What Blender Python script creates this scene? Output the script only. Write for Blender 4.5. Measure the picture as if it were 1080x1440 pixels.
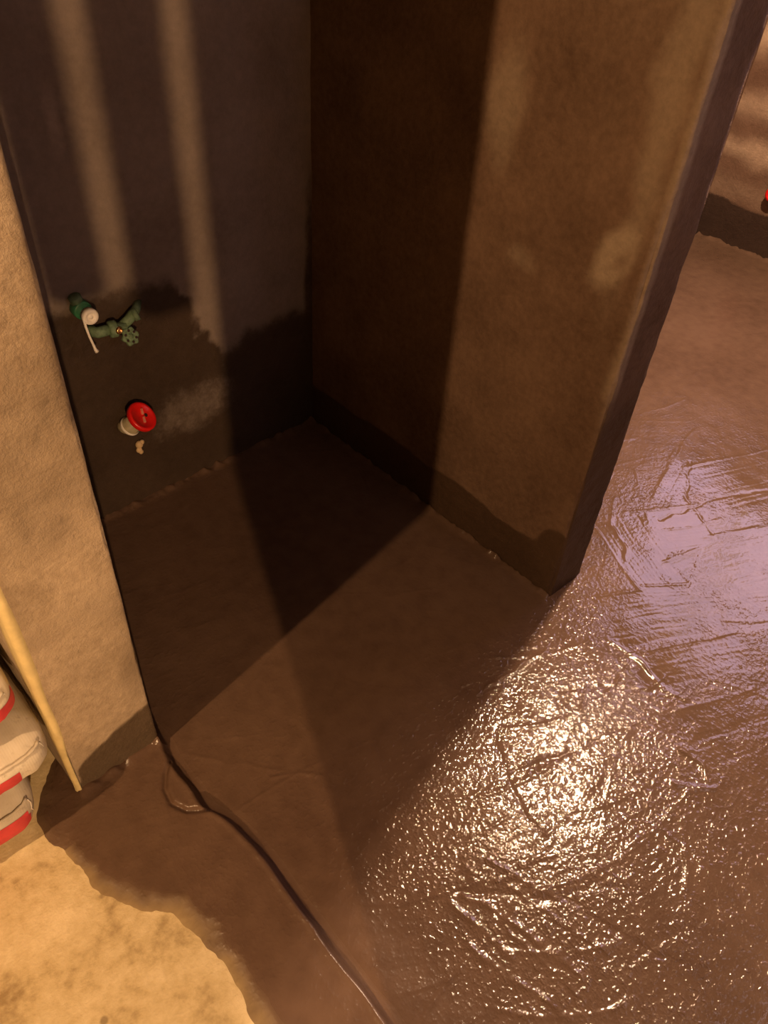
import bpy, bmesh, math
import numpy as np
from mathutils import Matrix, Vector

for o in list(bpy.data.objects):
    bpy.data.objects.remove(o, do_unlink=True)
scene = bpy.context.scene
C = scene.collection

# ------------------------------------------------------------------ camera
cam_d = bpy.data.cameras.new('camera')
cam = bpy.data.objects.new('camera', cam_d)
C.objects.link(cam)
cam_d.sensor_fit = 'AUTO'
cam_d.sensor_width = 36.0
cam_d.lens = 1100.0 / 1440.0 * 36.0
cam_d.clip_start = 0.02
right = Vector((0.733, -0.677, 0.058)).normalized()
fwd = Vector((0.524, 0.508, -0.684)).normalized()
right = (right - fwd * right.dot(fwd)).normalized()
up = right.cross(fwd)
m = Matrix.Identity(4)
for i in range(3):
    m[i][0], m[i][1], m[i][2] = right[i], up[i], -fwd[i]
m[0][3], m[1][3], m[2][3] = 0.0, 0.0, 1.5
cam.matrix_world = m
scene.camera = cam

# ------------------------------------------------------------------ world, lights, exposure
w = bpy.data.worlds.new('night')
scene.world = w
w.use_nodes = True
w.node_tree.nodes['Background'].inputs[0].default_value = (0.30, 0.22, 0.36, 1)
w.node_tree.nodes['Background'].inputs[1].default_value = 0.02
vs = scene.view_settings
vs.view_transform = 'Standard'
vs.look = 'None'
vs.exposure = 0.0
vs.gamma = 1.0
vs.use_curve_mapping = False
WARM = (1.0, 0.60, 0.29)


def bulb(name, loc, power, radius, col=WARM):
    d = bpy.data.lights.new(name, 'POINT')
    d.energy = power
    d.shadow_soft_size = radius
    d.color = col
    o = bpy.data.objects.new(name, d)
    C.objects.link(o)
    o.location = loc
    return o


bulb('hall_bulb', (-0.80, 0.705, 2.0), 105, 0.016)          # outside the door, left
bulb('washroom_bulb', (2.25, 0.815, 2.42), 335, 0.055, (1.0, .68, .43))       # behind the partition
bulb('corridor_bulb', (-0.90, -2.50, 1.75), 390, 0.018)      # behind the photographer
WINDOW_RIGHT = 5.0
WINDOW_BACK = 4.2

# ------------------------------------------------------------------ helpers
rng = np.random.default_rng(7)
LAT = {}


def vnoise(p, scale, seed=0):
    """smooth value noise in -1..1; p is (n,3) or (n,2)"""
    if seed not in LAT:
        LAT[seed] = np.random.default_rng(1000 + seed).uniform(-1, 1, (32, 32, 32)).astype(np.float32)
    L = LAT[seed]
    q = np.asarray(p, np.float32) * scale + 57.3
    i = np.floor(q).astype(np.int32)
    f = q - i
    f = f * f * (3 - 2 * f)
    i &= 31
    j = (i + 1) & 31
    if q.shape[1] == 2:
        P = L[0]
        a = P[i[:, 0], i[:, 1]] * (1 - f[:, 0]) + P[j[:, 0], i[:, 1]] * f[:, 0]
        b = P[i[:, 0], j[:, 1]] * (1 - f[:, 0]) + P[j[:, 0], j[:, 1]] * f[:, 0]
        return a * (1 - f[:, 1]) + b * f[:, 1]
    r = 0
    for k, kz, fz in ((0, i[:, 2], 1 - f[:, 2]), (1, j[:, 2], f[:, 2])):
        a = L[i[:, 0], i[:, 1], kz] * (1 - f[:, 0]) + L[j[:, 0], i[:, 1], kz] * f[:, 0]
        b = L[i[:, 0], j[:, 1], kz] * (1 - f[:, 0]) + L[j[:, 0], j[:, 1], kz] * f[:, 0]
        r = r + (a * (1 - f[:, 1]) + b * f[:, 1]) * fz
    return r


def fbm(p, scale, seed=0, octaves=4):
    r = 0
    a = 1.0
    for k in range(octaves):
        r = r + a * vnoise(p, scale * 2.03 ** k, seed + k)
        a *= 0.5
    return r


def sstep(a, b, x):
    t = np.clip((x - a) / (b - a), 0, 1)
    return t * t * (3 - 2 * t)


def mesh_np(name, verts, quads, mat, parent=None, smooth=True, attrs=None):
    me = bpy.data.meshes.new(name)
    verts = np.asarray(verts, np.float32)
    quads = np.asarray(quads, np.int32)
    n, k = quads.shape
    me.vertices.add(len(verts))
    me.vertices.foreach_set('co', verts.ravel())
    me.loops.add(n * k)
    me.loops.foreach_set('vertex_index', quads.ravel())
    me.polygons.add(n)
    me.polygons.foreach_set('loop_start', np.arange(0, n * k, k, dtype=np.int32))
    me.polygons.foreach_set('use_smooth', np.full(n, smooth))
    me.update(calc_edges=True)
    if attrs:
        for an, av in attrs.items():
            at = me.attributes.new(an, 'FLOAT', 'POINT')
            at.data.foreach_set('value', np.asarray(av, np.float32))
    me.materials.append(mat)
    o = bpy.data.objects.new(name, me)
    C.objects.link(o)
    if parent:
        o.parent = parent
    return o


def obj_bm(name, bm, mat, parent=None, smooth=True):
    me = bpy.data.meshes.new(name)
    bmesh.ops.recalc_face_normals(bm, faces=bm.faces)
    bm.to_mesh(me)
    bm.free()
    for p in me.polygons:
        p.use_smooth = smooth
    me.materials.append(mat)
    o = bpy.data.objects.new(name, me)
    C.objects.link(o)
    if parent:
        o.parent = parent
    return o


def struct(o):
    o['kind'] = 'structure'
    return o


def thing(name, label, cat, loc, group=None):
    o = bpy.data.objects.new(name, None)
    o.empty_display_size = 0.05
    C.objects.link(o)
    o.location = loc
    tag(o, label, cat, group)
    return o


def tag(o, label, cat, group=None):
    o['label'] = label
    o['category'] = cat
    if group:
        o['group'] = group
    return o


def frame_from(d):
    d = Vector(d).normalized()
    a = Vector((0, 0, 1)) if abs(d.z) < 0.9 else Vector((1, 0, 0))
    u = d.cross(a).normalized()
    v = d.cross(u).normalized()
    return d, u, v


def add_lathe(bm, base, axis, profile, seg=28, lobes=0, lobe_amp=0.0):
    """profile: list of (distance along axis, radius) revolved around axis"""
    d, u, v = frame_from(axis)
    base = Vector(base)
    rings = []
    for (s, r) in profile:
        if r < 1e-6:
            rings.append([bm.verts.new(base + d * s)])
            continue
        ring = []
        for k in range(seg):
            a = 2 * math.pi * k / seg
            rr = r * (1 + (lobe_amp * math.cos(lobes * a) if lobes else 0))
            ring.append(bm.verts.new(base + d * s + (u * math.cos(a) + v * math.sin(a)) * rr))
        rings.append(ring)
    for a, b in zip(rings, rings[1:]):
        for k in range(seg):
            k2 = (k + 1) % seg
            if len(a) == 1 and len(b) == 1:
                continue
            if len(a) == 1:
                bm.faces.new((a[0], b[k2], b[k]))
            elif len(b) == 1:
                bm.faces.new((a[k], a[k2], b[0]))
            else:
                bm.faces.new((a[k], a[k2], b[k2], b[k]))


def add_tube(bm, pts, radii, seg=16, cap=True):
    pts = [Vector(p) for p in pts]
    if not isinstance(radii, (list, tuple)):
        radii = [radii] * len(pts)
    rings = []
    ref = None
    for i, p in enumerate(pts):
        t = (pts[min(i + 1, len(pts) - 1)] - pts[max(i - 1, 0)]).normalized()
        if ref is None:
            _, ref, _ = frame_from(t)
        u = (ref - t * ref.dot(t)).normalized()
        ref = u
        v = t.cross(u)
        rings.append([bm.verts.new(p + (u * math.cos(2 * math.pi * k / seg) + v * math.sin(2 * math.pi * k / seg)) * radii[i]) for k in range(seg)])
    for a, b in zip(rings, rings[1:]):
        for k in range(seg):
            bm.faces.new((a[k], a[(k + 1) % seg], b[(k + 1) % seg], b[k]))
    if cap:
        bm.faces.new(list(reversed(rings[0])))
        bm.faces.new(rings[-1])


def add_box(bm, x0, x1, y0, y1, z0, z1, bev=0.0):
    r = bmesh.ops.create_cube(bm, size=1)
    for v in r['verts']:
        v.co = Vector((x0 + (v.co.x + .5) * (x1 - x0), y0 + (v.co.y + .5) * (y1 - y0), z0 + (v.co.z + .5) * (z1 - z0)))
    if bev:
        es = list({e for v in r['verts'] for e in v.link_edges})
        bmesh.ops.bevel(bm, geom=es, offset=bev, segments=2, affect='EDGES')


def axis_grid(a, b, step, r):
    n = max(2, int(round((b - a - 2 * r) / step)) + 1)
    return np.unique(np.concatenate([[a, a + .35 * r, a + .7 * r], np.linspace(a + r, b - r, n), [b - .7 * r, b - .35 * r, b]]).round(6))


def rough_box_verts(x0, x1, y0, y1, z0, z1, step=0.012, r=0.006, amp=0.0015, seed=0):
    """box with worn rounded edges and a slightly uneven hand-plastered surface"""
    gx, gy, gz = axis_grid(x0, x1, step, r), axis_grid(y0, y1, step, r), axis_grid(z0, z1, step, r)
    V = []
    Q = []
    off = 0

    def face(ga, gb, build, flip):
        nonlocal off
        A, B = np.meshgrid(ga, gb, indexing='ij')
        p = build(A.ravel(), B.ravel())
        na, nb = len(ga), len(gb)
        idx = np.arange(na * nb).reshape(na, nb)
        q = np.stack([idx[:-1, :-1], idx[1:, :-1], idx[1:, 1:], idx[:-1, 1:]], -1).reshape(-1, 4)
        if flip:
            q = q[:, ::-1]
        V.append(p)
        Q.append(q + off)
        off += len(p)
    o = np.ones_like
    face(gx, gy, lambda a, b: np.stack([a, b, o(a) * z0], 1), True)
    face(gx, gy, lambda a, b: np.stack([a, b, o(a) * z1], 1), False)
    face(gx, gz, lambda a, b: np.stack([a, o(a) * y0, b], 1), False)
    face(gx, gz, lambda a, b: np.stack([a, o(a) * y1, b], 1), True)
    face(gy, gz, lambda a, b: np.stack([o(a) * x0, a, b], 1), True)
    face(gy, gz, lambda a, b: np.stack([o(a) * x1, a, b], 1), False)
    V = np.concatenate(V)
    Q = np.concatenate(Q)
    _, first, inv = np.unique((V * 1e5).round().astype(np.int64), axis=0, return_index=True, return_inverse=True)
    V = V[first]
    Q = inv.ravel()[Q]
    lo = np.array([x0, y0, z0]) + r
    hi = np.array([x1, y1, z1]) - r
    c = np.clip(V, lo, hi)
    d = V - c
    nrm = d / np.maximum(np.linalg.norm(d, axis=1, keepdims=True), 1e-9)
    base = V.copy()
    # wear: radius eaten more in some places along the edge
    P = c + nrm * r
    edge = (np.sum(np.abs(d) > r * .3, axis=1) >= 2)
    wear = np.where(edge, np.clip(fbm(base, 14, seed + 20, 3), 0, 1) * r * 0.9, 0)
    P = P + nrm * (amp * fbm(base, 5.0, seed, 3) + amp * .45 * fbm(base, 32, seed + 5, 3) - wear)[:, None]
    return P, Q, base


# ------------------------------------------------------------------ materials
def new_mat(name):
    mt = bpy.data.materials.new(name)
    mt.use_nodes = True
    nt = mt.node_tree
    return mt, nt, nt.nodes['Principled BSDF'], nt.nodes.new, nt.links.new


def noise_node(nt, vec, scale, detail=4, rough=.55):
    n = nt.nodes.new('ShaderNodeTexNoise')
    n.inputs['Scale'].default_value = scale
    n.inputs['Detail'].default_value = detail
    n.inputs['Roughness'].default_value = rough
    nt.links.new(vec, n.inputs['Vector'])
    return n.outputs['Fac']


def ramp(nt, fac, stops):
    r = nt.nodes.new('ShaderNodeValToRGB')
    while len(r.color_ramp.elements) < len(stops):
        r.color_ramp.elements.new(0.5)
    for e, (p, c) in zip(r.color_ramp.elements, stops):
        e.position = p
        e.color = (*c, 1) if len(c) == 3 else c
    nt.links.new(fac, r.inputs[0])
    return r.outputs[0]


def mixc(nt, fac, a, b, mode='MIX'):
    n = nt.nodes.new('ShaderNodeMix')
    n.data_type = 'RGBA'
    n.blend_type = mode
    for s, v in ((n.inputs[0], fac), (n.inputs[6], a), (n.inputs[7], b)):
        if isinstance(v, (int, float)):
            s.default_value = v
        elif isinstance(v, tuple):
            s.default_value = (*v, 1)
        else:
            nt.links.new(v, s)
    return n.outputs[2]


def mathn(nt, op, a, b=None, c=None):
    n = nt.nodes.new('ShaderNodeMath')
    n.operation = op
    for s, v in zip(n.inputs, (a, b, c)):
        if v is None:
            continue
        if isinstance(v, (int, float)):
            s.default_value = v
        else:
            nt.links.new(v, s)
    return n.outputs[0]


def attr(nt, name):
    n = nt.nodes.new('ShaderNodeAttribute')
    n.attribute_name = name
    return n.outputs['Fac']


def pos(nt):
    return nt.nodes.new('ShaderNodeNewGeometry').outputs['Position']


def bump(nt, height, strength, dist, prev=None):
    b = nt.nodes.new('ShaderNodeBump')
    b.inputs['Strength'].default_value = strength
    b.inputs['Distance'].default_value = dist
    nt.links.new(height, b.inputs['Height'])
    if prev is not None:
        nt.links.new(prev, b.inputs['Normal'])
    return b.outputs['Normal']


def plaster(name, dry_a, dry_b, wet_a, wet_b, grain=1.0, soft=.13, pale=None):
    pale = pale or tuple(1.45 * q for q in dry_b)
    """dry cement plaster; attribute 'coat' 0..1 is where the dark waterproof slurry was brushed on,
    attribute 'patch' 0..1 where the plaster turns paler"""
    mt, nt, bs, N, L = new_mat(name)
    p = pos(nt)
    n1 = noise_node(nt, p, 5, 5)
    n2 = noise_node(nt, p, 60, 4, .65)
    nn = mathn(nt, 'ADD', mathn(nt, 'MULTIPLY', n1, .6), mathn(nt, 'MULTIPLY', n2, .4))
    dry = ramp(nt, nn, [(.34, dry_a), (.64, dry_b)])
    pat = attr(nt, 'patch')
    dry = mixc(nt, pat, dry, ramp(nt, n2, [(.35, tuple(.8 * q for q in pale)), (.65, pale)]))
    wet = ramp(nt, nn, [(.36, wet_a), (.64, wet_b)])
    co = attr(nt, 'coat')
    wob = mathn(nt, 'MULTIPLY', mathn(nt, 'SUBTRACT', n2, .5), .55)
    cm = nt.nodes.new('ShaderNodeMapRange')
    cm.interpolation_type = 'SMOOTHSTEP'
    cm.inputs['From Min'].default_value = .49 - soft
    cm.inputs['From Max'].default_value = .49 + soft
    L(mathn(nt, 'ADD', co, wob), cm.inputs['Value'])
    cmv = cm.outputs['Result']
    L(mixc(nt, cmv, dry, wet), bs.inputs['Base Color'])
    L(mathn(nt, 'MULTIPLY_ADD', cmv, -.40, .92), bs.inputs['Roughness'])
    bs.inputs['Specular IOR Level'].default_value = .3
    h = mathn(nt, 'ADD', noise_node(nt, p, 170, 3, .7), mathn(nt, 'MULTIPLY', noise_node(nt, p, 38, 4, .6), 1.4))
    L(bump(nt, h, .55 * grain, .004), bs.inputs['Normal'])
    return mt


def simple(name, col, rough=.5, metallic=0.0, var=.12, scale=40, bumps=0.0):
    mt, nt, bs, N, L = new_mat(name)
    tc = nt.nodes.new('ShaderNodeTexCoord').outputs['Object']
    n = noise_node(nt, tc, scale, 4)
    a = tuple(max(0, c * (1 - var)) for c in col)
    b = tuple(min(1, c * (1 + var)) for c in col)
    L(ramp(nt, n, [(.3, a), (.7, b)]), bs.inputs['Base Color'])
    bs.inputs['Roughness'].default_value = rough
    bs.inputs['Metallic'].default_value = metallic
    if bumps:
        L(bump(nt, noise_node(nt, tc, scale * 3, 3), bumps, .002), bs.inputs['Normal'])
    return mt


M = {}
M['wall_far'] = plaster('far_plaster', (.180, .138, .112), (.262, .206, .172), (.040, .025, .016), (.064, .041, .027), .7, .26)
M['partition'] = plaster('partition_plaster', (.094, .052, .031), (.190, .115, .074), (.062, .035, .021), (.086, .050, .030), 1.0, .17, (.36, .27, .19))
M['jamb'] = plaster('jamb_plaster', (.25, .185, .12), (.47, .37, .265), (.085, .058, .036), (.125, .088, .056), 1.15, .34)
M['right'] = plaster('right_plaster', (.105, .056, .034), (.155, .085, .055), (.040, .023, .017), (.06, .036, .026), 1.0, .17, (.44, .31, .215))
M['shell'] = plaster('shell_plaster', (.055, .045, .037), (.08, .066, .054), (.08, .05, .03), (.1, .07, .05))
M['yellow'] = simple('lamplit_yellow', (.66, .54, .27), .8, var=.22, scale=18, bumps=.6)  # lamplight on the jamb corner, put into the colour

# wet slurry coat on the floor
mt, nt, bs, N, L = new_mat('wet_slurry')
p = pos(nt)
big = noise_node(nt, p, 3.0, 4)
mid = noise_node(nt, p, 24, 4)
f = mathn(nt, 'ADD', mathn(nt, 'MULTIPLY', big, .6), mathn(nt, 'MULTIPLY', mid, .4))
col = ramp(nt, f, [(.33, (.098, .057, .037)), (.66, (.142, .086, .057))])
thin = attr(nt, 'thin')
th2 = mathn(nt, 'MULTIPLY', thin, mathn(nt, 'MULTIPLY_ADD', mid, 1.2, .3))
col = mixc(nt, th2, col, (.34, .25, .13))
L(col, bs.inputs['Base Color'])
bs.inputs['IOR'].default_value = 1.50
smooth = attr(nt, 'smooth')
rr = mathn(nt, 'MULTIPLY_ADD', big, .06, .03)
rr = mathn(nt, 'ADD', rr, mathn(nt, 'MULTIPLY', smooth, -.02))
rr = mathn(nt, 'ADD', rr, mathn(nt, 'MULTIPLY', thin, .7))
rr = mathn(nt, 'ADD', rr, mathn(nt, 'MULTIPLY', attr(nt, 'matte'), .5))
L(mathn(nt, 'MULTIPLY_ADD', mathn(nt, 'MAXIMUM', attr(nt, 'matte'), thin), -.45, .5), bs.inputs['Specular IOR Level'])
L(rr, bs.inputs['Roughness'])
h1 = noise_node(nt, p, 105, 1.5, .5)
h2 = noise_node(nt, p, 330, 2, .6)
hh = mathn(nt, 'MULTIPLY', mathn(nt, 'POWER', mathn(nt, 'MAXIMUM', mathn(nt, 'SUBTRACT', h1, .36), 0.0), 1.7), 2.6)
hh = mathn(nt, 'ADD', hh, mathn(nt, 'MULTIPLY', h2, .14))
pm = noise_node(nt, p, 13, 3)
hh = mathn(nt, 'MULTIPLY', hh, mathn(nt, 'MULTIPLY_ADD', pm, 2.0, .10))
rough_amt = mathn(nt, 'SUBTRACT', 1.0, mathn(nt, 'MULTIPLY', smooth, .82))
hh = mathn(nt, 'MULTIPLY', hh, rough_amt)
L(bump(nt, hh, 1.0, .0018), bs.inputs['Normal'])
M['slurry'] = mt

# dry yellow screed outside the door
mt, nt, bs, N, L = new_mat('dry_screed')
p = pos(nt)
a = noise_node(nt, p, 7, 6, .6)
b = noise_node(nt, p, 45, 4, .6)
f = mathn(nt, 'ADD', mathn(nt, 'MULTIPLY', a, .7), mathn(nt, 'MULTIPLY', b, .3))
col = ramp(nt, f, [(.36, (.34, .24, .11)), (.47, (.60, .47, .25)), (.62, (.78, .64, .39))])
v = nt.nodes.new('ShaderNodeTexVoronoi')
v.inputs['Scale'].default_value = 11
L(p, v.inputs['Vector'])
spot = ramp(nt, mathn(nt, 'ADD', v.outputs['Distance'], mathn(nt, 'MULTIPLY', b, .05)), [(.075, (1, 1, 1)), (.115, (0, 0, 0))])
col = mixc(nt, mathn(nt, 'MULTIPLY', spot, .6), col, (.13, .08, .035))
L(col, bs.inputs['Base Color'])
bs.inputs['Roughness'].default_value = .8
L(bump(nt, mathn(nt, 'ADD', b, noise_node(nt, p, 200, 3)), .35, .003), bs.inputs['Normal'])
M['screed'] = mt

M['ppr'] = simple('green_pipe_plastic', (.035, .16, .075), .45, var=.2)
M['ppr_dusty'] = simple('dusty_green_plastic', (.13, .20, .115), .65, var=.3, scale=120)
M['wheel'] = simple('dark_green_handle_plastic', (.030, .055, .028), .5, var=.3, scale=90)
M['brass'] = simple('brass_insert', (.80, .46, .20), .3, 1.0)
M['white'] = simple('white_plug_plastic', (.86, .80, .72), .5, var=.06)
M['red'] = simple('red_plug_plastic', (.72, .012, .010), .32, var=.1)
M['redmark'] = simple('worn_red_plastic', (.80, .30, .20), .5, var=.1)
M['dark'] = simple('dark_recess', (.03, .01, .01), .7)
M['fitting'] = simple('grey_cream_fitting', (.40, .34, .22), .45, var=.2, scale=60)
M['crumb'] = simple('tan_plaster', (.62, .44, .24), .8, bumps=.5)
M['wood'] = simple('rough_timber', (.30, .19, .10), .8, var=.2, scale=12)
M['frame'] = simple('window_frame_paint', (.45, .44, .42), .5)


def glow(name, col, strength):
    mt, nt, bs, N, L = new_mat(name)
    bs.inputs['Base Color'].default_value = (.1, .1, .12, 1)
    bs.inputs['Emission Color'].default_value = (*col, 1)
    bs.inputs['Emission Strength'].default_value = strength
    return mt


M['dusk_right'] = glow('dusk_pane', (.86, .62, .92), WINDOW_RIGHT)
M['dusk_back'] = glow('dusk_pane_dim', (.88, .70, .86), WINDOW_BACK)

# ------------------------------------------------------------------ plan (metres, x along the tap wall, y into the niche)
YA = 1.575            # face of the tap wall
XB0, XB1 = 1.265, 1.395   # partition
YB = 0.615            # free end of the partition
XP0, XP1 = 0.125, 0.302   # jamb wall
YP = 0.885
XR = 3.64             # far wall of the washroom
ZC = 2.75

crease = np.array([(.301, .92), (.301, .877), (.293, .831), (.291, .762), (.290, .706), (.314, .636), (.320, .576), (.317, .483),
                   (.312, .375), (.311, .279), (.308, .205), (.305, .10), (.31, -.1), (.30, -.6)])
coat_edge = np.array([(.13, 1.0), (.089, .962), (.060, .925), (.035, .885), (.030, .849), (.047, .772), (.058, .707), (.076, .660),
                      (.105, .616), (.136, .573), (.148, .524), (.154, .467), (.153, .403), (.143, .350), (.13, .2), (.15, 0.0), (.12, -.6)])
loop = np.array([(.297, .835), (.272, .812), (.254, .785), (.248, .750), (.262, .718), (.285, .700), (.300, .690)])


def seg_dist(px, py, line):
    best = np.full(px.shape, 9.0, np.float32)
    for (ax, ay), (bx, by) in zip(line[:-1], line[1:]):
        dx, dy = bx - ax, by - ay
        t = np.clip(((px - ax) * dx + (py - ay) * dy) / (dx * dx + dy * dy), 0, 1)
        best = np.minimum(best, np.hypot(px - ax - t * dx, py - ay - t * dy))
    return best


# ---------------------------------------------------------------- floor: wet slurry, a real height field
gx = np.concatenate([np.linspace(-.02, 1.75, 690, endpoint=False), np.linspace(1.75, 2.4, 150, endpoint=False), np.linspace(2.4, XR + .02, 130)])
gy = np.concatenate([np.linspace(-.62, -.06, 70, endpoint=False), np.linspace(-.06, .95, 400, endpoint=False), np.linspace(.95, YA + .015, 130)])
X, Y = np.meshgrid(gx, gy, indexing='ij')
x = X.ravel().astype(np.float32)
y = Y.ravel().astype(np.float32)
P2 = np.stack([x, y], 1)
# trowel and brush strokes: each later stroke wipes over the ones below
relief = np.zeros_like(x)
smo = np.full_like(x, .10)
rs = np.random.default_rng(21)


def stroke(cx, cy, ang, ln, wd, curve, freq, amp, sm, lip):
    global relief, smo
    R = ln * .62 + wd
    sel = np.nonzero((np.abs(x - cx) < R) & (np.abs(y - cy) < R))[0]
    if len(sel) == 0:
        return
    dx, dy = x[sel] - cx, y[sel] - cy
    s = dx * math.cos(ang) + dy * math.sin(ang)
    t = -dx * math.sin(ang) + dy * math.cos(ang) + curve * s * s
    wob = .006 * vnoise(np.stack([s, t], 1), 12, 3)
    t = t + wob
    e = wd / 2
    es = ln / 2 + .02 * vnoise(np.stack([t, t * 0 + cx], 1), 30, 5)
    win = sstep(0, .010, e - np.abs(t)) * sstep(0, .025, es - np.abs(s))
    if not win.any():
        return
    uv = np.stack([s * 1.6, t * freq], 1)
    rid = vnoise(uv, 1.0, int(rs.integers(0, 8))) + .5 * vnoise(uv * np.array([1, 2.3]), 1.0, 9)
    tilt = amp * 1.2 * t / e
    h = amp * rid + tilt
    # raised lip left at one border of the trowel
    lp = lip * np.exp(-((t - e + .006) / .0045) ** 2) * (.5 + .5 * vnoise(np.stack([s, t * 0], 1), 18, 4)) * sstep(-.02, .03, es - np.abs(s))
    relief[sel] = relief[sel] * (1 - win) + h * win + lp
    smo[sel] = smo[sel] * (1 - win) + sm * win


# broad strokes everywhere
for k in range(150):
    cx, cy = rs.uniform(.3, 3.4), rs.uniform(-.5, 1.55)
    inn = cx < 1.25 and cy > .6
    stroke(cx, cy, rs.uniform(-.9, .7), rs.uniform(.25, .6), rs.uniform(.07, .16), rs.uniform(-.8, .8),
           rs.uniform(90, 220), rs.uniform(.00008, .00022) * (.7 if inn else 1), rs.uniform(.0, .35), rs.uniform(0, .0016) * (.6 if inn else 1))
# radial fan of brush marks between the door and the camera's right
for k in range(46):
    cx, cy = rs.uniform(.45, 1.35), rs.uniform(-.05, .55)
    stroke(cx, cy, rs.uniform(-.75, .1), rs.uniform(.18, .42), rs.uniform(.05, .11), rs.uniform(-1.5, 1.5),
           rs.uniform(130, 260), rs.uniform(.00008, .00028), rs.uniform(.0, .25), rs.uniform(.0002, .0016))
# flat trowelled pools that mirror the window
for (cx, cy, a, ln, wd, cv) in ((2.02, .62, .25, .42, .20, .1), (1.82, .50, -.5, .40, .18, -.2), (1.58, .56, 1.1, .30, .16, .3), (1.50, .36, -.55, .44, .18, .15),
                                (1.62, .30, -.6, .42, .15, -.1), (1.38, .26, -.5, .34, .12, .2), (1.75, .38, -.3, .36, .15, .1), (2.15, .50, -.4, .40, .22, 0),
                                (1.30, .13, -.45, .22, .10, 0), (1.9, .30, -.5, .4, .2, .1)):
    stroke(cx, cy, a, ln, wd, cv, 170, .00022, .90, .0014)
# a few thin ridges left by the trowel corner
for k in range(26):
    cx, cy = rs.uniform(.4, 2.0), rs.uniform(-.05, 1.3)
    stroke(cx, cy, rs.uniform(-1, .8), rs.uniform(.12, .3), .014, rs.uniform(-2, 2), 40, .0001, .3, rs.uniform(.0005, .0014))
# ridges (+) and drag lines (-) left where the trowel lifted
for (hgt, wdt_, pl_) in (
        (-.0022, .006, [(.560, .272), (.609, .217), (.695, .134), (.80, .079)]), (-.0020, .006, [(.819, .362), (.925, .313), (1.039, .282), (1.09, .261)]),
        (.0030, .006, [(.530, .262), (.536, .188), (.548, .131)]), (.0028, .006, [(.562, .264), (.589, .165), (.605, .08), (.616, .026)]),
        (.0020, .005, [(.646, .268), (.667, .197), (.695, .134)]), (.0030, .006, [(.500, .19), (.522, .109), (.538, .058), (.54, .014)]),
        (.0045, .007, [(1.14, .156), (1.141, .104), (1.112, .054)]), (.0045, .006, [(1.060, .118), (1.097, .078), (1.110, .052)]),
        (.0022, .005, [(1.53, .56), (1.568, .589), (1.608, .665), (1.718, .729)]), (.0028, .006, [(.96, .087), (.954, .034), (.928, .002), (.887, -.015)]),
        (.0028, .005, [(.930, .534), (1.061, .523), (1.125, .51)]), (.0030, .005, [(1.265, .433), (1.271, .345), (1.247, .261), (1.254, .217)]),
        (-.0020, .006, [(.697, .153), (.716, .052), (.735, -.012), (.763, -.083)]), (-.0018, .005, [(1.747, .589), (1.963, .53), (2.115, .449)]),
        (-.0016, .005, [(2.045, .676), (1.886, .593), (1.798, .436)]), (.0022, .004, [(.43, .678), (.48, .649), (.511, .618)]),
        (.0016, .004, [(.807, 1.008), (.94, .888), (1.068, .812)]), (.0014, .005, [(.330, .84), (.393, .751), (.472, .662)]),
        (.0016, .005, [(.60, .30), (.64, .20), (.66, .10), (.68, .02)]), (.0018, .005, [(.57, .16), (.585, .09), (.59, .02)]),
        (-.0016, .005, [(.86, .45), (.80, .36), (.76, .25)]), (-.0016, .005, [(1.05, .42), (1.14, .36), (1.22, .27)])):
    pl_ = np.array(pl_)
    x0_, x1_ = pl_[:, 0].min() - .05, pl_[:, 0].max() + .05
    y0_, y1_ = pl_[:, 1].min() - .05, pl_[:, 1].max() + .05
    sel = np.nonzero((x > x0_) & (x < x1_) & (y > y0_) & (y < y1_))[0]
    q2 = P2[sel] + .006 * np.stack([vnoise(P2[sel], 35, 80), vnoise(P2[sel], 35, 81)], 1)
    dd = seg_dist(q2[:, 0], q2[:, 1], pl_)
    relief[sel] += hgt * np.exp(-(dd / wdt_) ** 2) * (.55 + .45 * vnoise(P2[sel], 40, 82))
relief += .0010 * fbm(P2, 6, 11, 3)
smo = np.clip(smo * (1.0 + .45 * fbm(P2, 16, 25, 3)), 0, 1)
relief += .00035 * vnoise(P2, 55, 14) * (1 - smo)
# step down from the door sill
ex = np.interp(y, crease[::-1, 1], crease[::-1, 0]) + .003 * vnoise(P2, 22, 2)
sill_h = .028
sill = sill_h * (1 - sstep(-.004, .014, x - ex))
z = sill + relief
z += .0016 * np.exp(-((x - ex + .006) / .006) ** 2)          # rounded lip
z -= .0015 * np.exp(-((x - ex - .022) / .011) ** 2)           # trough at the foot of the step
z -= .007 * np.exp(-(seg_dist(x, y, loop) / .0045) ** 2) * (x < ex + .004)
# thickness of the coat at its ragged outer edge
cex = np.interp(y, coat_edge[::-1, 1], coat_edge[::-1, 0]) + .007 * fbm(P2, 25, 6, 3)
inside = x - cex
z = np.where(x < ex - .01, z - .0065 * (1 - sstep(-.012, .045, inside)), z)
thin = 1 - sstep(-.005, .045, inside + .012 * fbm(P2, 14, 8, 3))
thin = thin * (y < .80) + thin * .2 * (y >= .80)
# slurry pushed up against the foot of the walls
for d in (np.abs(x - XB0) + 9 * (y < YB) + 9 * (x > XB0), np.abs(YA - y) + 9 * (x > XB0), np.abs(XR - x), np.abs(YP - y) + 9 * (x > XP1) + 9 * (x < XP0)):
    z += (.007 + .006 * fbm(P2, 45, 17, 2)) * np.exp(-(d / .014) ** 2)
matte = sstep(-.008, .0, x - ex) * (1 - sstep(.016, .04, x - ex))
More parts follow.
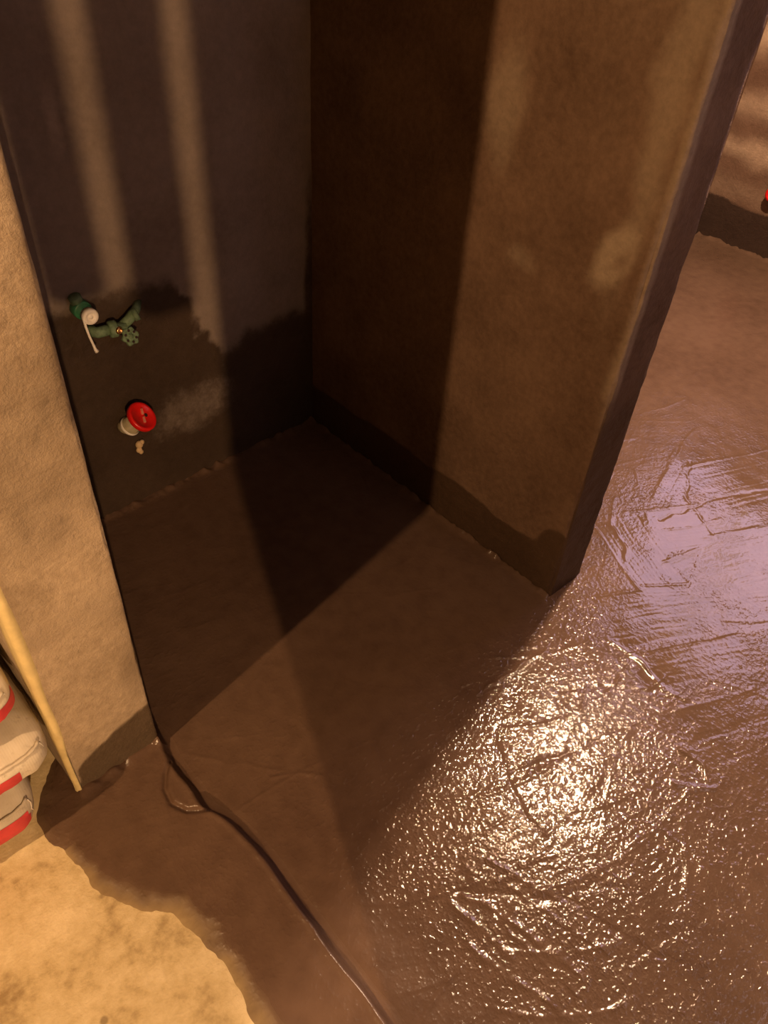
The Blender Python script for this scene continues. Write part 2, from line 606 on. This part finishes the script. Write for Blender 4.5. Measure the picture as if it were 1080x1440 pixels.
# the niche, the sill and the far end were trowelled smooth and dry to a satin
busy = sstep(.36, .56, x + .05 * fbm(P2, 5, 90, 2)) * (1 - sstep(1.9, 2.5, x)) * (1 - sstep(.56, .72, y - .25 * np.clip(x - 1.3, 0, .5) + .06 * fbm(P2, 4, 92, 2)))
smo = np.maximum(smo, .66 * (1 - busy))
matte = np.maximum(matte, .38 * (1 - busy))
nx, ny = len(gx), len(gy)
idx = np.arange(nx * ny, dtype=np.int32).reshape(nx, ny)
Q = np.stack([idx[:-1, :-1], idx[1:, :-1], idx[1:, 1:], idx[:-1, 1:]], -1).reshape(-1, 4)
fo = struct(mesh_np('floor', np.stack([x, y, z], 1), Q, M['slurry'], attrs={'thin': thin, 'smooth': smo, 'matte': matte}))

# dry screed outside the door
sx = np.linspace(-2.4, .27, 140)
sy = np.linspace(-3.2, 2.4, 240)
SX, SY = np.meshgrid(sx, sy, indexing='ij')
sp = np.stack([SX.ravel(), SY.ravel()], 1)
sz = .0235 + .0012 * fbm(sp, 6, 30, 3) - .02 * sstep(.17, .21, sp[:, 0])
si = np.arange(len(sp)).reshape(len(sx), len(sy))
SQ = np.stack([si[:-1, :-1], si[1:, :-1], si[1:, 1:], si[:-1, 1:]], -1).reshape(-1, 4)
struct(mesh_np('floor_hall', np.column_stack([sp, sz]), SQ, M['screed']))


# ---------------------------------------------------------------- walls
def wall(name, box, mat, coat_fn, patch_fn=None, **kw):
    P, Q, B = rough_box_verts(*box, **kw)
    coat = coat_fn(B) if coat_fn else np.zeros(len(B))
    patch = patch_fn(B) if patch_fn else np.zeros(len(B))
    return struct(mesh_np(name, P, Q, M[mat], attrs={'coat': coat, 'patch': patch}))


def below(h, soft=.03):
    return 1 - sstep(-soft, soft, h)


def blob(u, v, cu, cv, ru, rv, soft=.35):
    d = np.sqrt(((u - cu) / ru) ** 2 + ((v - cv) / rv) ** 2)
    return 1 - sstep(1 - soft, 1 + soft, d)


def coat_far(B):
    X, Z = B[:, 0], B[:, 2]
    n = fbm(B, 6, 40, 3)
    n3 = fbm(B, 18, 43, 3)
    top = .375 + .035 * n + .014 * n3 + .235 * sstep(.95, .82, X + .035 * n + .03 * n3)      # smeared higher round the pipes
    c = below(Z - top, .08)
    # a thinner spot between the taps and the skirting
    c = c * (1 - .50 * blob(X, Z + .05 * n, .86, .21, .15, .10, .6))
    c = np.maximum(c, .7 * sstep(1.225, 1.25, X + .015 * n) * below(Z - .8, .3))  # darker corner strip: coat, with the partition's shadow painted in
    return c


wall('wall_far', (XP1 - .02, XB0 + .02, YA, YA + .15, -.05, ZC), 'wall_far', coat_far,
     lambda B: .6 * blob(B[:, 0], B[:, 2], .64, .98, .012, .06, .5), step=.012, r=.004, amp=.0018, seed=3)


def coat_part(B):
    X, Yv, Z = B[:, 0], B[:, 1], B[:, 2]
    n = fbm(B, 7, 44, 3)
    side = below(Z - (.138 + .018 * n), .016)
    side = np.maximum(side, .9 * blob(Yv, Z, .64, .10, .06, .12 + .02 * n))
    end = below(Z - (.62 + .15 * n), .3) * .6
    return np.where(Yv < YB + .004, end, np.where(X < XB0 + .02, side, below(Z - .2)))


def patch_part(B):
    Yv, Z = B[:, 1], B[:, 2]
    n = fbm(B, 9, 47, 4)
    p = .95 * blob(Yv + .025 * n, Z + .03 * n, .69, .885, .058, .075) * (1 - .6 * blob(Yv, Z + .03 * n, .675, .87, .016, .02, .6))
    p = np.maximum(p, .55 * blob(Yv + .02 * n, Z + .03 * n, 1.0, 1.08, .035, .10, .6))
    p = np.maximum(p, .55 * blob(Yv + .03 * n, Z + .05 * n, .66, 1.20, .035, .35, .7))
    p = np.maximum(p, .7 * below(Yv - (YB + .018 + .012 * n), .014) * sstep(.45, .7, Z))
    p = np.maximum(p, .4 * blob(Yv + .02 * n, Z + .02 * n, .90, .80, .03, .02, .7))
    p = np.maximum(p, .30 * sstep(.9, 1.5, Z) * sstep(.95, .65, Yv) * (.5 + .5 * n))
    return np.clip(p, 0, 1) * (B[:, 0] < XB0 + .02)


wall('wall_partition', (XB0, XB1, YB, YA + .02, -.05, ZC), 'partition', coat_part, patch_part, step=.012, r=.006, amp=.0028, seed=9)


def coat_jamb(B):
    X, Yv, Z = B[:, 0], B[:, 1], B[:, 2]
    n = fbm(B, 9, 50, 4)
    t = np.clip((X - XP0) / (XP1 - XP0), 0, 1)
    front = below(Z - (.035 + .055 * sstep(.02, .10, t) + .085 * t + .016 * n), .012)
    front = np.maximum(front, .42 * blob(X, Z, .295, .27, .04, .10 + .03 * n, .5))
    front = np.maximum(front, below(np.abs(Z - .80 + .03 * n) - .18, .05) * np.clip(.36 + .10 * fbm(B, 40, 55, 3), 0, .6))
    front = np.maximum(front, below(np.abs(Z - .47 + .03 * n) - .05, .05) * np.clip(.30 + .10 * fbm(B, 40, 57, 3), 0, .55))
    right = below(Z - (.40 + .03 * n), .03)
    left = below(Z - (.03 + .01 * n), .01)
    return np.where(X > XP1 - .002, right, np.where(X < XP0 + .002, left, front))


wall('wall_left', (XP0, XP1, YP, 2.40, -.02, ZC), 'jamb', coat_jamb,
     lambda B: .35 * np.clip(fbm(B, 12, 58, 3), 0, 1), step=.010, r=.007, amp=.0012, seed=13)
# hall bulb's yellow light painted as a strip on the jamb's outer corner
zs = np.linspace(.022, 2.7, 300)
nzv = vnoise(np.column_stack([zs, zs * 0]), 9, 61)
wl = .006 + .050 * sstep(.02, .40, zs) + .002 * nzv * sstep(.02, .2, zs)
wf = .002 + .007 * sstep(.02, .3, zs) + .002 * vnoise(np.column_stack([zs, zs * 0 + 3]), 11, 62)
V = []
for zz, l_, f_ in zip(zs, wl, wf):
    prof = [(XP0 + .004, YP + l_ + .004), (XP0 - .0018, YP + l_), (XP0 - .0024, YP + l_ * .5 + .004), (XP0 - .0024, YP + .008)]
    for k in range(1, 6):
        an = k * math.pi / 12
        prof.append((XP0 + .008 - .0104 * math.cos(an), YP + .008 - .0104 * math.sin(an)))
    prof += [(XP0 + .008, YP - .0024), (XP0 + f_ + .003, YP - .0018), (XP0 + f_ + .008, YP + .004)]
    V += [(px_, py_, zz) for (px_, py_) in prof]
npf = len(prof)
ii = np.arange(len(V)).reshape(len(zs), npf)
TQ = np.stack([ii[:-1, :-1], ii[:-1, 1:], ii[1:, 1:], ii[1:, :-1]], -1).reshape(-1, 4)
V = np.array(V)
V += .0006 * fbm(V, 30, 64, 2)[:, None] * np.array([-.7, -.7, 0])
struct(mesh_np('added_strip_1', V, TQ, M['yellow']))


def coat_right(B):
    n = fbm(B, 5, 63, 3)
    return below(B[:, 2] - (.185 + .012 * n), .012)


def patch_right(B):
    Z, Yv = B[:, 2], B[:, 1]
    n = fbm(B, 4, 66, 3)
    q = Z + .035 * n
    p = .95 * np.exp(-((q - .405) / .040) ** 2) + .7 * np.exp(-((q - .575) / .045) ** 2) + 1.0 * np.exp(-((q - .83) / .06) ** 2) + .35 * np.exp(-((q - .25) / .05) ** 2)  # paler horizontal bands
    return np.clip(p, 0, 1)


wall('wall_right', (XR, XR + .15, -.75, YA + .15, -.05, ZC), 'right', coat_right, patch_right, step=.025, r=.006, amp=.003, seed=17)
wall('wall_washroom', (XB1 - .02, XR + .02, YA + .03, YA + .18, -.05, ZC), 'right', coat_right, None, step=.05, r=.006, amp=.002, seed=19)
# the room behind the photographer
YF = -.60
wall('wall_front', (-.038, XR + .1, YF - .12, YF, -.05, ZC), 'shell', None, None, step=.06, r=.006, amp=.002, seed=23)
wall('wall_hall', (-2.5, -2.38, -3.2, 2.4, -.05, ZC), 'shell', None, None, step=.1, r=.006, amp=.002, seed=24)
wall('wall_hall', (-2.5, .3, 2.38, 2.5, -.05, ZC), 'shell', None, None, step=.1, r=.006, amp=.002, seed=25)
wall('wall_hall', (-2.5, .3, -3.3, -3.18, -.05, ZC), 'shell', None, None, step=.1, r=.006, amp=.002, seed=26)
wall('wall_hall', (.2, .32, -3.2, YF - .1, -.05, ZC), 'shell', None, None, step=.1, r=.006, amp=.002, seed=27)
wall('ceiling', (-2.5, XR + .15, -3.3, 2.5, ZC, ZC + .12), 'shell', None, None, step=.12, r=.006, amp=.002, seed=28)
# two unseen timber boards, added to cut the corridor bulb's light into strips
for i, (xa, xb, zb) in enumerate(((-.230, -.181, 1.235), (-.137, -.083, 1.19))):
    bm = bmesh.new()
    add_box(bm, xa, xb, YF - .05, YF, zb, ZC, .003)
    struct(obj_bm('added_strip_%d' % (i + 2), bm, M['wood'], smooth=False))


# windows: frame with mullion and glowing dusk panes
def window(name, org, du, wd, z0, z1, nrm, pane_mat):
    """org: corner on the wall face, du: unit vector along the wall, nrm: unit vector into the room"""
    org, du, nrm = Vector(org), Vector(du), Vector(nrm)
    e = struct(bpy.data.objects.new(name, None))
    C.objects.link(e)
    e.location = org + du * (wd / 2) + Vector((0, 0, z0))

    def slab(nm, u0, u1, za, zb, d0, d1, mat):
        bm = bmesh.new()
        vs_ = []
        for zz in (za, zb):
            for (uu, dd) in ((u0, d0), (u1, d0), (u1, d1), (u0, d1)):
                vs_.append(bm.verts.new(du * (uu - wd / 2) + nrm * dd + Vector((0, 0, zz - z0))))
        for fidx in ((0, 1, 2, 3), (7, 6, 5, 4), (0, 4, 5, 1), (1, 5, 6, 2), (2, 6, 7, 3), (3, 7, 4, 0)):
            bm.faces.new([vs_[k] for k in fidx])
        return obj_bm(nm, bm, mat, e, False)
    b = .05
    slab('frame_rail', 0, wd, z0, z0 + b, -.02, .05, M['frame'])
    slab('frame_rail', 0, wd, z1 - b, z1, -.02, .05, M['frame'])
    slab('frame_stile', 0, b, z0 + b, z1 - b, -.02, .05, M['frame'])
    slab('frame_stile', wd - b, wd, z0 + b, z1 - b, -.02, .05, M['frame'])
    slab('mullion', wd / 2 - b / 2, wd / 2 + b / 2, z0 + b, z1 - b, -.02, .045, M['frame'])
    slab('pane', b, wd / 2 - b / 2, z0 + b, z1 - b, .004, .012, pane_mat)
    slab('pane', wd / 2 + b / 2, wd - b, z0 + b, z1 - b, .004, .012, pane_mat)


window('window_1', (XR, .25, 0), (0, 1, 0), 1.15, 1.12, 2.5, (-1, 0, 0), M['dusk_right'])
window('window_2', (1.19, YF, 0), (1, 0, 0), .40, .95, 1.75, (0, 1, 0), M['dusk_back'])

# ---------------------------------------------------------------- cement bags stacked by the jamb
def superq(c, e):
    return np.sign(c) * np.abs(c) ** e


def cement_bag(loc, rotz, size, band, label, seed, tilt=0.0):
    a, b, c = size
    t = thing('cement_bag', label, 'bag', loc, 'cement bags stacked beside the jamb')
    t.rotation_euler = (0, tilt, rotz)
    nu, nv = 128, 44
    th = np.linspace(0, 2 * math.pi, nu, endpoint=False) + .01
    th = th - .24 * np.sin(4 * th)
    ph = np.linspace(-math.pi / 2, math.pi / 2, nv)
    TH, PH = np.meshgrid(th, ph, indexing='ij')
    cp, spn = superq(np.cos(PH), .42), superq(np.sin(PH), .62)
    ct, st = superq(np.cos(TH), .20), superq(np.sin(TH), .20)
    Px, Py, Pz = a * ct * cp, b * st * cp, c * spn
    # the sewn ends are pinched, corners droop
    pin = sstep(.72, 1.0, np.abs(Py) / b)
    Pz = Pz * (1 - .28 * pin)
    V = np.stack([Px.ravel(), Py.ravel(), Pz.ravel()], 1)
    nr = V / np.array([a, b, c]) ** 2
    nr /= np.linalg.norm(nr, axis=1, keepdims=True)
    Vs = V * np.array([1.0, 1.0, 1.6])
    w_ = .005 * fbm(Vs + seed, 9, 70, 3) + .0022 * vnoise(Vs * np.array([3.2, .8, 1]) + seed, 16, 73) * (1 + 2 * pin.ravel())
    V = V + nr * w_[:, None]
    V[:, 2] += c
    V[:, 2] = np.maximum(V[:, 2], .0005)
    k = np.arange(nu * nv).reshape(nu, nv)
    kn = np.roll(k, -1, axis=0)
    Qd = np.stack([k[:, :-1], kn[:, :-1], kn[:, 1:], k[:, 1:]], -1).reshape(-1, 4)
    o = mesh_np('sack', V, Qd, M['sack'], t)
    # printed red band on the front end: follows the sack, a hair proud of it
    cen = V[Qd].mean(1)
    z0, z1, x1 = band
    front = (cen[:, 1] < -b * .55) & (cen[:, 2] > z0) & (cen[:, 2] < z1) & (cen[:, 0] < x1)
    sub = Qd[front]
    ids, inv = np.unique(sub.ravel(), return_inverse=True)
    mesh_np('printed_band', V[ids] + nr[ids] * .0012, inv.reshape(-1, 4), M['print'], t)
    # sewn seam along the front end, following the sack, with a loose thread at its tip
    mid = nv // 2
    ring = [V[k[q, mid + 5]] + nr[k[q, mid + 5]] * .0022 for q in range(nu) if st[q, 0] < -.93]
    ring.sort(key=lambda r_: r_[0])
    bm = bmesh.new()
    add_tube(bm, [(r_[0], r_[1] - .001, r_[2]) for r_ in ring], [.0030 + .0008 * math.sin(i * 2.1) for i in range(len(ring))], 8)
    sm = obj_bm('seam', bm, M['sack'], t)
    e_ = Vector(ring[-1])
    bm = bmesh.new()
    add_tube(bm, [e_, e_ + Vector((.004, -.005, -.014)), e_ + Vector((.001, -.007, -.030)), e_ + Vector((.003, -.006, -.040))], .0011, 6)
    obj_bm('thread', bm, M['thread'], sm)
    return t


mt, nt, bs, N, L = new_mat('woven_sack')
tc = nt.nodes.new('ShaderNodeTexCoord').outputs['Object']
n1 = noise_node(nt, tc, 9, 5)
n2 = noise_node(nt, tc, 60, 4, .7)
cc = ramp(nt, n1, [(.3, (.46, .40, .31)), (.6, (.68, .61, .50))])
cc = mixc(nt, ramp(nt, n2, [(.58, (0, 0, 0)), (.72, (.6, .6, .6))]), cc, (.30, .24, .17))
L(cc, bs.inputs['Base Color'])
bs.inputs['Roughness'].default_value = .65
wv = nt.nodes.new('ShaderNodeTexWave')
wv.inputs['Scale'].default_value = 75
wv.inputs['Distortion'].default_value = 1.5
L(tc, wv.inputs['Vector'])
L(bump(nt, mathn(nt, 'ADD', wv.outputs['Fac'], n2), .15, .0006), bs.inputs['Normal'])
M['sack'] = mt
M['print'] = simple('red_print', (.62, .055, .065), .55, var=.18, scale=30)
M['thread'] = simple('white_thread', (.75, .70, .62), .8)

cement_bag((-.112, 1.158, .026), math.radians(-5), (.195, .30, .079), (.050, .102, .172), 'bottom cement bag with a broad red band, dirtiest of the stack', 1)
cement_bag((-.080, 1.128, .192), 0.0, (.197, .29, .061), (.046, .074, .13), 'middle cement bag, its stitched end sticking out furthest towards the jamb', 5)
cement_bag((-.092, 1.150, .322), 0.0, (.196, .28, .056), (.040, .066, .19), 'top cement bag of the stack, half hidden by the picture edge', 9)

# ---------------------------------------------------------------- pipe fittings on the tap wall
# green pipe stub with white plug and a tail of sealing tape
t = thing('pipe_stub', 'green plastic pipe stub closed with a white plug and dangling tape', 'pipe', (.606, YA, .610))
bm = bmesh.new()
add_lathe(bm, (0, .012, 0), (0, -1, 0), [(0, 0), (0, .021), (.034, .021), (.037, .019), (.037, .016), (.060, .016), (.060, 0)])
obj_bm('socket', bm, M['ppr'], t)
bm = bmesh.new()
add_lathe(bm, (-.004, -.010, .016), (-.25, -.1, .95), [(0, 0), (0, .014), (.016, .014), (.018, .011), (.018, 0)])
obj_bm('rib', bm, M['ppr_dusty'], t)
bm = bmesh.new()
add_lathe(bm, (0, -.044, 0), (0, -1, 0), [(0, 0), (0, .0175), (.012, .0185), (.016, .0165), (.016, .010), (.0135, .009), (.0135, .004), (.017, .003), (.017, 0)])
pl = obj_bm('plug', bm, M['white'], t)
bm = bmesh.new()
tp = [(-.016, -.056, .002), (-.0165, -.060, -.018), (-.014, -.061, -.040), (-.010, -.061, -.060), (-.0075, -.062, -.076), (-.005, -.062, -.082)]
add_tube(bm, tp, [.0032, .0030, .0028, .0028, .0036, .0052], 8)
obj_bm('tape', bm, M['white'], t)

# stop valve next to it
t = thing('stop_valve', 'dusty green stop valve with brass insert and dark hand wheel', 'valve', (.666, YA, .546))
bm = bmesh.new()
add_tube(bm, [(-.046, .004, .004), (-.046, -.018, .004), (-.040, -.026, .004), (-.012, -.028, .003)], .0125, 18)
obj_bm('inlet_pipe', bm, M['ppr_dusty'], t)
bm = bmesh.new()
add_lathe(bm, (-.014, -.028, .003), (1, -.18, -.03), [(0, 0), (0, .0175), (.004, .0195), (.016, .0195), (.019, .017), (.019, .012), (.040, .012), (.040, 0)])
obj_bm('valve_body', bm, M['ppr_dusty'], t)
bm = bmesh.new()
add_lathe(bm, (.000, -.040, .004), (.15, -.9, .15), [(0, 0), (0, .0085), (.010, .0085), (.013, .0065), (.013, .0035), (.010, .003), (.010, 0)], 18)
obj_bm('brass_insert', bm, M['brass'], t)
bm = bmesh.new()
add_tube(bm, [(.018, -.030, .002), (.036, -.030, .012), (.052, -.026, .020), (.066, -.016, .024), (.084, .006, .028)], [.0115, .0115, .012, .010, .009], 18)
obj_bm('outlet_pipe', bm, M['ppr_dusty'], t)
bm = bmesh.new()
add_lathe(bm, (.052, -.033, .021), (.9, -.3, .3), [(0, 0), (-.004, .012), (-.004, .0145), (.008, .0145), (.008, .012), (.009, 0)], 18)
obj_bm('collar', bm, M['ppr_dusty'], t)
bm = bmesh.new()
add_tube(bm, [(.022, -.028, -.004), (.022, -.052, -.017)], .006, 12)
obj_bm('stem', bm, M['wheel'], t)
ax = Vector((.10, -.85, .45)).normalized()
bm = bmesh.new()
add_lathe(bm, Vector((.022, -.048, -.018)), ax, [(0, 0), (0, .0175), (.003, .020), (.009, .020), (.011, .017), (.0085, .011), (.0085, .006), (.012, .005), (.012, 0)], 60, 6, .11)
hw = obj_bm('hand_wheel', bm, M['ppr_dusty'], t)
_, u, v = frame_from(ax)
for k in range(6):
    an = math.pi / 6 + k * math.pi / 3
    cc_ = Vector((.022, -.048, -.018)) + ax * .0095 + (u * math.cos(an) + v * math.sin(an)) * .0135
    bm = bmesh.new()
    add_lathe(bm, cc_, ax, [(0, 0), (0, .0032), (.0022, .0028), (.0022, 0)], 10)
    obj_bm('finger_hole', bm, M['dark'], hw)

# red capped outlet
t = thing('pipe_outlet', 'cream pipe fitting in the tap wall closed with a round red plug', 'pipe', (.679, YA, .272))
ax = Vector((.40, -.60, .70)).normalized()
b0 = Vector((-.022, -.018, -.006))
bm = bmesh.new()
add_tube(bm, [(-.030, .006, -.010), (-.027, -.010, -.010), tuple(b0 + ax * .006)], .017, 20)
obj_bm('elbow', bm, M['fitting'], t)
bm = bmesh.new()
add_lathe(bm, b0, ax, [(-.002, 0), (-.002, .022), (.003, .0245), (.008, .0245), (.010, .0215), (.056, .0215), (.056, 0)])
obj_bm('socket', bm, M['fitting'], t)
bm = bmesh.new()
add_lathe(bm, b0, ax, [(.0005, .0247), (.003, .0262), (.0065, .0262), (.009, .0247)])
obj_bm('rim', bm, M['white'], t)
bm = bmesh.new()
add_lathe(bm, b0 + ax * .050, ax, [(0, 0), (0, .0365), (.003, .039), (.012, .039), (.0148, .0372), (.0148, .031), (.0125, .0295), (.0125, 0)], 40)
cap = obj_bm('red_plug', bm, M['red'], t)
_, u, v = frame_from(ax)
top = b0 + ax * (.050 + .0125)
upv = Vector((.433, .532, .727))
upv = (upv - ax * ax.dot(upv)).normalized()
sd = upv.cross(ax).normalized()


def bar(nm, c0, c1, wd, hgt, mat):
    bm = bmesh.new()
    d = (c1 - c0).normalized()
    s = ax.cross(d).normalized()
    vv = []
    for hz in (-.001, hgt):
        for (cc, sg, sc) in ((c0, -1, .6), (c0, 1, .6), (c1, 1, 1), (c1, -1, 1)):
            vv.append(bm.verts.new(cc + s * sg * wd * sc * (1 if hz < 0 else .7) + ax * hz))
    for fi in ((3, 2, 1, 0), (4, 5, 6, 7), (0, 1, 5, 4), (1, 2, 6, 5), (2, 3, 7, 6), (3, 0, 4, 7)):
        bm.faces.new([vv[q] for q in fi])
    return obj_bm(nm, bm, mat, cap, False)


bar('grip', top + upv * .019 - sd * .0005, top + upv * .004, .0028, .005, M['redmark'])
bar('grip', top - upv * .003, top - upv * .018 + sd * .0005, .0030, .005, M['redmark'])
bm = bmesh.new()
add_lathe(bm, top + sd * .010 + upv * .004, ax, [(-.0005, 0), (-.0005, .0052), (.0016, .0042), (.0004, .003), (.0004, 0)], 14)
obj_bm('dimple', bm, M['dark'], cap)

# lump of tan filler stuck on the wall under it
bm = bmesh.new()
for (cx, cy, cz, r) in ((0, -.006, .010, .0105), (.008, -.006, .014, .007), (-.003, -.006, -.006, .0085), (.001, -.007, -.014, .0065)):
    bmesh.ops.create_icosphere(bm, subdivisions=2, radius=r, matrix=Matrix.Translation((cx, cy, cz)) @ Matrix.Diagonal((1, .8, 1.1, 1)))
o = obj_bm('plaster_lump', bm, M['crumb'])
o.location = (.680, YA, .180)
tag(o, 'small tan lump of filler on the wall below the red plug', 'plaster')

# small red plug low on the far wall of the washroom
t = thing('pipe_plug', 'small red pipe plug on the far washroom wall at the picture edge', 'plug', (XR, 1.312, .280))
bm = bmesh.new()
add_lathe(bm, (.01, 0, 0), (-1, 0, 0), [(0, 0), (0, .022), (.030, .022), (.030, 0)])
obj_bm('socket', bm, M['ppr'], t)
bm = bmesh.new()
add_lathe(bm, (-.02, 0, 0), (-1, 0, 0), [(0, 0), (0, .032), (.015, .032), (.020, .028), (.020, .020), (.016, .018), (.016, 0)])
obj_bm('red_plug', bm, M['red'], t)

bpy.context.view_layer.update()
